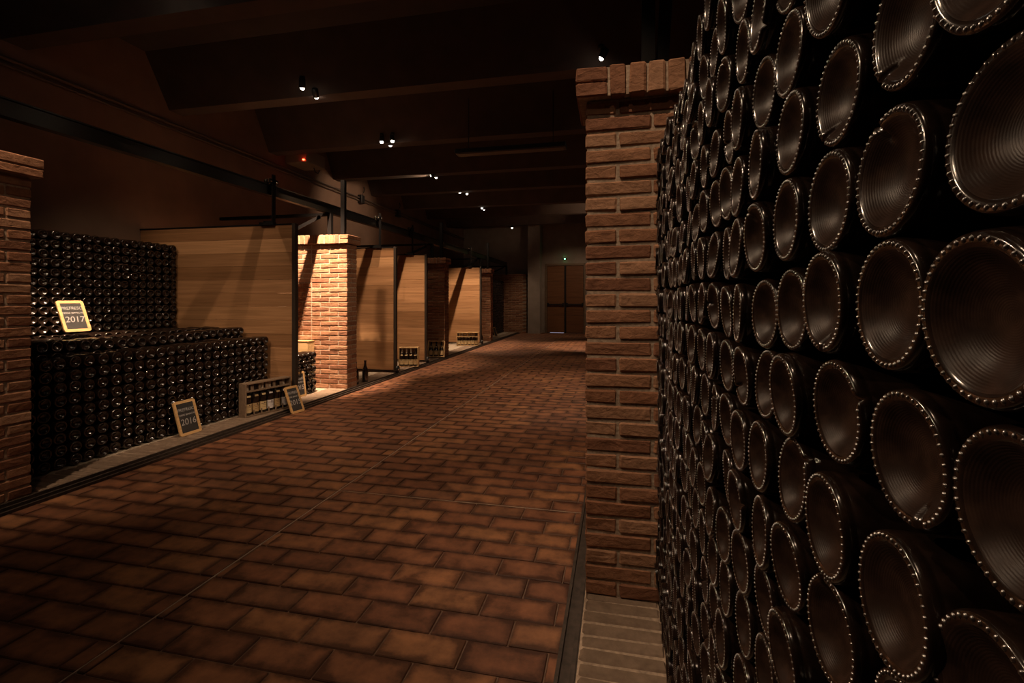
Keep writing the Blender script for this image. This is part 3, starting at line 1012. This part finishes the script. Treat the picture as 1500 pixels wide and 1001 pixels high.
crate((-3.54, 4.335, LZ), R(77), .53, .335, .10, 'crate_dark', 'weathered wooden crate of six labelled bottles on the left ledge', 6, 'bottles in the weathered crate',
      styles=[('label_cream', 'foil_pale'), ('label_tan', 'foil_dark'), ('label_cream', 'foil_pale'), ('label_white', 'foil_pale'), ('label_tan', 'foil_dark'), ('label_white', 'foil_pale')],
      rail_z=.245, blabel='dark labelled bottle in the weathered crate, %s from its left end')
crate((-3.52, 7.80, LZ), R(14), .34, .335, .11, 'crate_pale', 'pale wooden box with four bottles in front of the third oak panel', 4, 'bottles in the pale box',
      styles=[('label_cream', 'foil_pale'), ('label_cream', 'foil_pale'), ('label_cream', 'foil_pale'), ('label_tan', 'foil_dark')], pegs=False, blabel='labelled bottle in the pale box of four, %s from its left end')
crate((-3.53, 9.10, LZ + .002), R(12), .34, .33, .10, 'crate_pale', 'tilted wooden box with three bottles leaning at the dim brick pillar', 3, 'bottles in the tilted box', lean=R(-20),
      styles=[('label_tan', 'foil_dark'), ('label_tan', 'foil_dark'), ('label_tan', 'foil_dark')], pegs=False, blabel='bottle in the tilted box, %s from its left end')
crate((-3.66, 11.60, LZ), R(15), .54, .335, .11, 'crate_pale', 'far wooden crate of six bright bottles in front of the farthest panel', 6, 'bottles in the far crate',
      styles=[('label_cream', 'foil_pale')] * 5 + [('label_tan', 'foil_dark')], rail_z=.22, blabel='bright bottle in the far crate, %s from its left end')
standing_bottle((-3.50, 6.02, LZ), 'taller-looking unlabelled dark bottle on the ledge beside the lit pillar', 'label_tan', 'foil_dark', 'dark bottles on the ledge', labelled=False)
standing_bottle((-3.47, 6.22, LZ), 'dark bottle on the ledge, right of the other one beside the lit pillar', 'label_tan', 'foil_dark', 'dark bottles on the ledge', labelled=False)
standing_bottle((-3.52, 12.35, LZ), 'lone dark bottle on the ledge by the foot of the farthest panel', 'label_tan', 'foil_dark', 'dark bottles on the ledge', labelled=False)

# boxes on the small stack
def wood_box(loc, sx, sy, sz, label, rz=0):
    root = empty('wooden_box', loc, (0, 0, rz), label=label, cat='box')
    MB().box(-sx / 2, sx / 2, -sy / 2, sy / 2, 0, sz - .012, .003).build('box_body', M['crate_pale'], root)
    MB().box(-sx / 2 - .004, sx / 2 + .004, -sy / 2 - .004, sy / 2 + .004, sz - .012, sz, .002).build('lid', M['crate_pale'], root)
wood_box((-4.27, 5.55, LZ), .26, .17, .72, 'taller pale wooden box behind the small bottle stack')
wood_box((-3.99, 5.56, LZ), .24, .15, .63, 'lower pale wooden box behind the small bottle stack')

# ------------------------------------------------------------------ slate boards
def text_mesh(s, size, mat, extr=.0006):
    cu = bpy.data.curves.new('chalk_text', 'FONT')
    cu.body = s; cu.size = size; cu.align_x = 'CENTER'; cu.align_y = 'CENTER'; cu.extrude = extr; cu.shear = .12
    t = bpy.data.objects.new('chalk_text', cu)
    C.objects.link(t)
    bpy.context.view_layer.update()
    me = bpy.data.meshes.new_from_object(t.evaluated_get(bpy.context.evaluated_depsgraph_get()))
    bpy.data.objects.remove(t)
    me.materials.clear(); me.materials.append(mat)
    return me
def slate(loc, rotz, lean, label, lines, wd=.215, ht=.30, roll=0.0):
    """bottom edge at loc; faces local -Y, leaning back by 'lean'"""
    root = empty('slate_board', loc, label=label, cat='chalkboard')
    root.rotation_euler = (Euler((0, 0, rotz)).to_matrix() @ Euler((-lean, 0, 0)).to_matrix() @ Euler((0, roll, 0)).to_matrix()).to_euler()
    b = .024; t = .012; rad = .02
    # rounded frame: outer and inner outlines, extruded
    out = []
    for (cx, cz, a0) in ((wd / 2 - rad, rad, -90), (wd / 2 - rad, ht - rad, 0), (-wd / 2 + rad, ht - rad, 90), (-wd / 2 + rad, rad, 180)):
        for k in range(5):
            a = R(a0 + 90 * k / 4)
            out.append((cx + rad * math.cos(a), cz + rad * math.sin(a)))
    inn = [(max(-wd / 2 + b, min(wd / 2 - b, x)), max(b, min(ht - b, z))) for x, z in out]
    n = len(out); v = []; f = []
    for y in (-t / 2, t / 2):
        v += [(x, y, z) for x, z in out] + [(x, y, z) for x, z in inn]
    for i in range(n):
        j = (i + 1) % n
        f += [(i, j, n + j, n + i), (2 * n + j, 2 * n + i, 3 * n + i, 3 * n + j), (j, i, 2 * n + i, 2 * n + j), (n + i, n + j, 3 * n + j, 3 * n + i)]
    ob('wooden_frame', mesh('wooden_frame', v, f, M['slate_frame']), root)
    sl = MB().box(-wd / 2 + b - .003, wd / 2 - b + .003, -.003, .003, b - .003, ht - b + .003).build('slate_panel', M['slate'], root)
    for (s, size, z) in lines:
        me = text_mesh(s, size, M['chalk'])
        ob('chalk_writing', me, sl, (0, -.0035, z), (R(90), 0, 0))
    return root
L1, L2 = 'PREFRESC', 'TERRE BIANCHE'
def lines(year): return [(L1, .038, .218), (L2, .023, .174), (year, .076, .112)]
slate((-4.58, 3.31, .915), R(88), R(23), 'chalkboard reading 2017 propped on top of the front bottle stack', lines('2017'), .21, .29)
slate((-3.60, 3.50, LZ), R(90), R(17), 'chalkboard reading 2016 leaning on the front stack at ledge level', lines('2016'))
slate((-3.275, 4.49, .004), R(82), R(22), 'chalkboard leaning against the right end of the weathered crate', lines('2015'), .18, .29)
slate((-3.68, 5.08, LZ), R(84), R(7), 'chalkboard half hidden behind the crate, leaning on the small stack', lines('2015'), .20, .30)
slate((-3.66, 14.55, LZ), R(80), R(18), 'tiny far chalkboard leaning on the far tall stack', [], .20, .30)
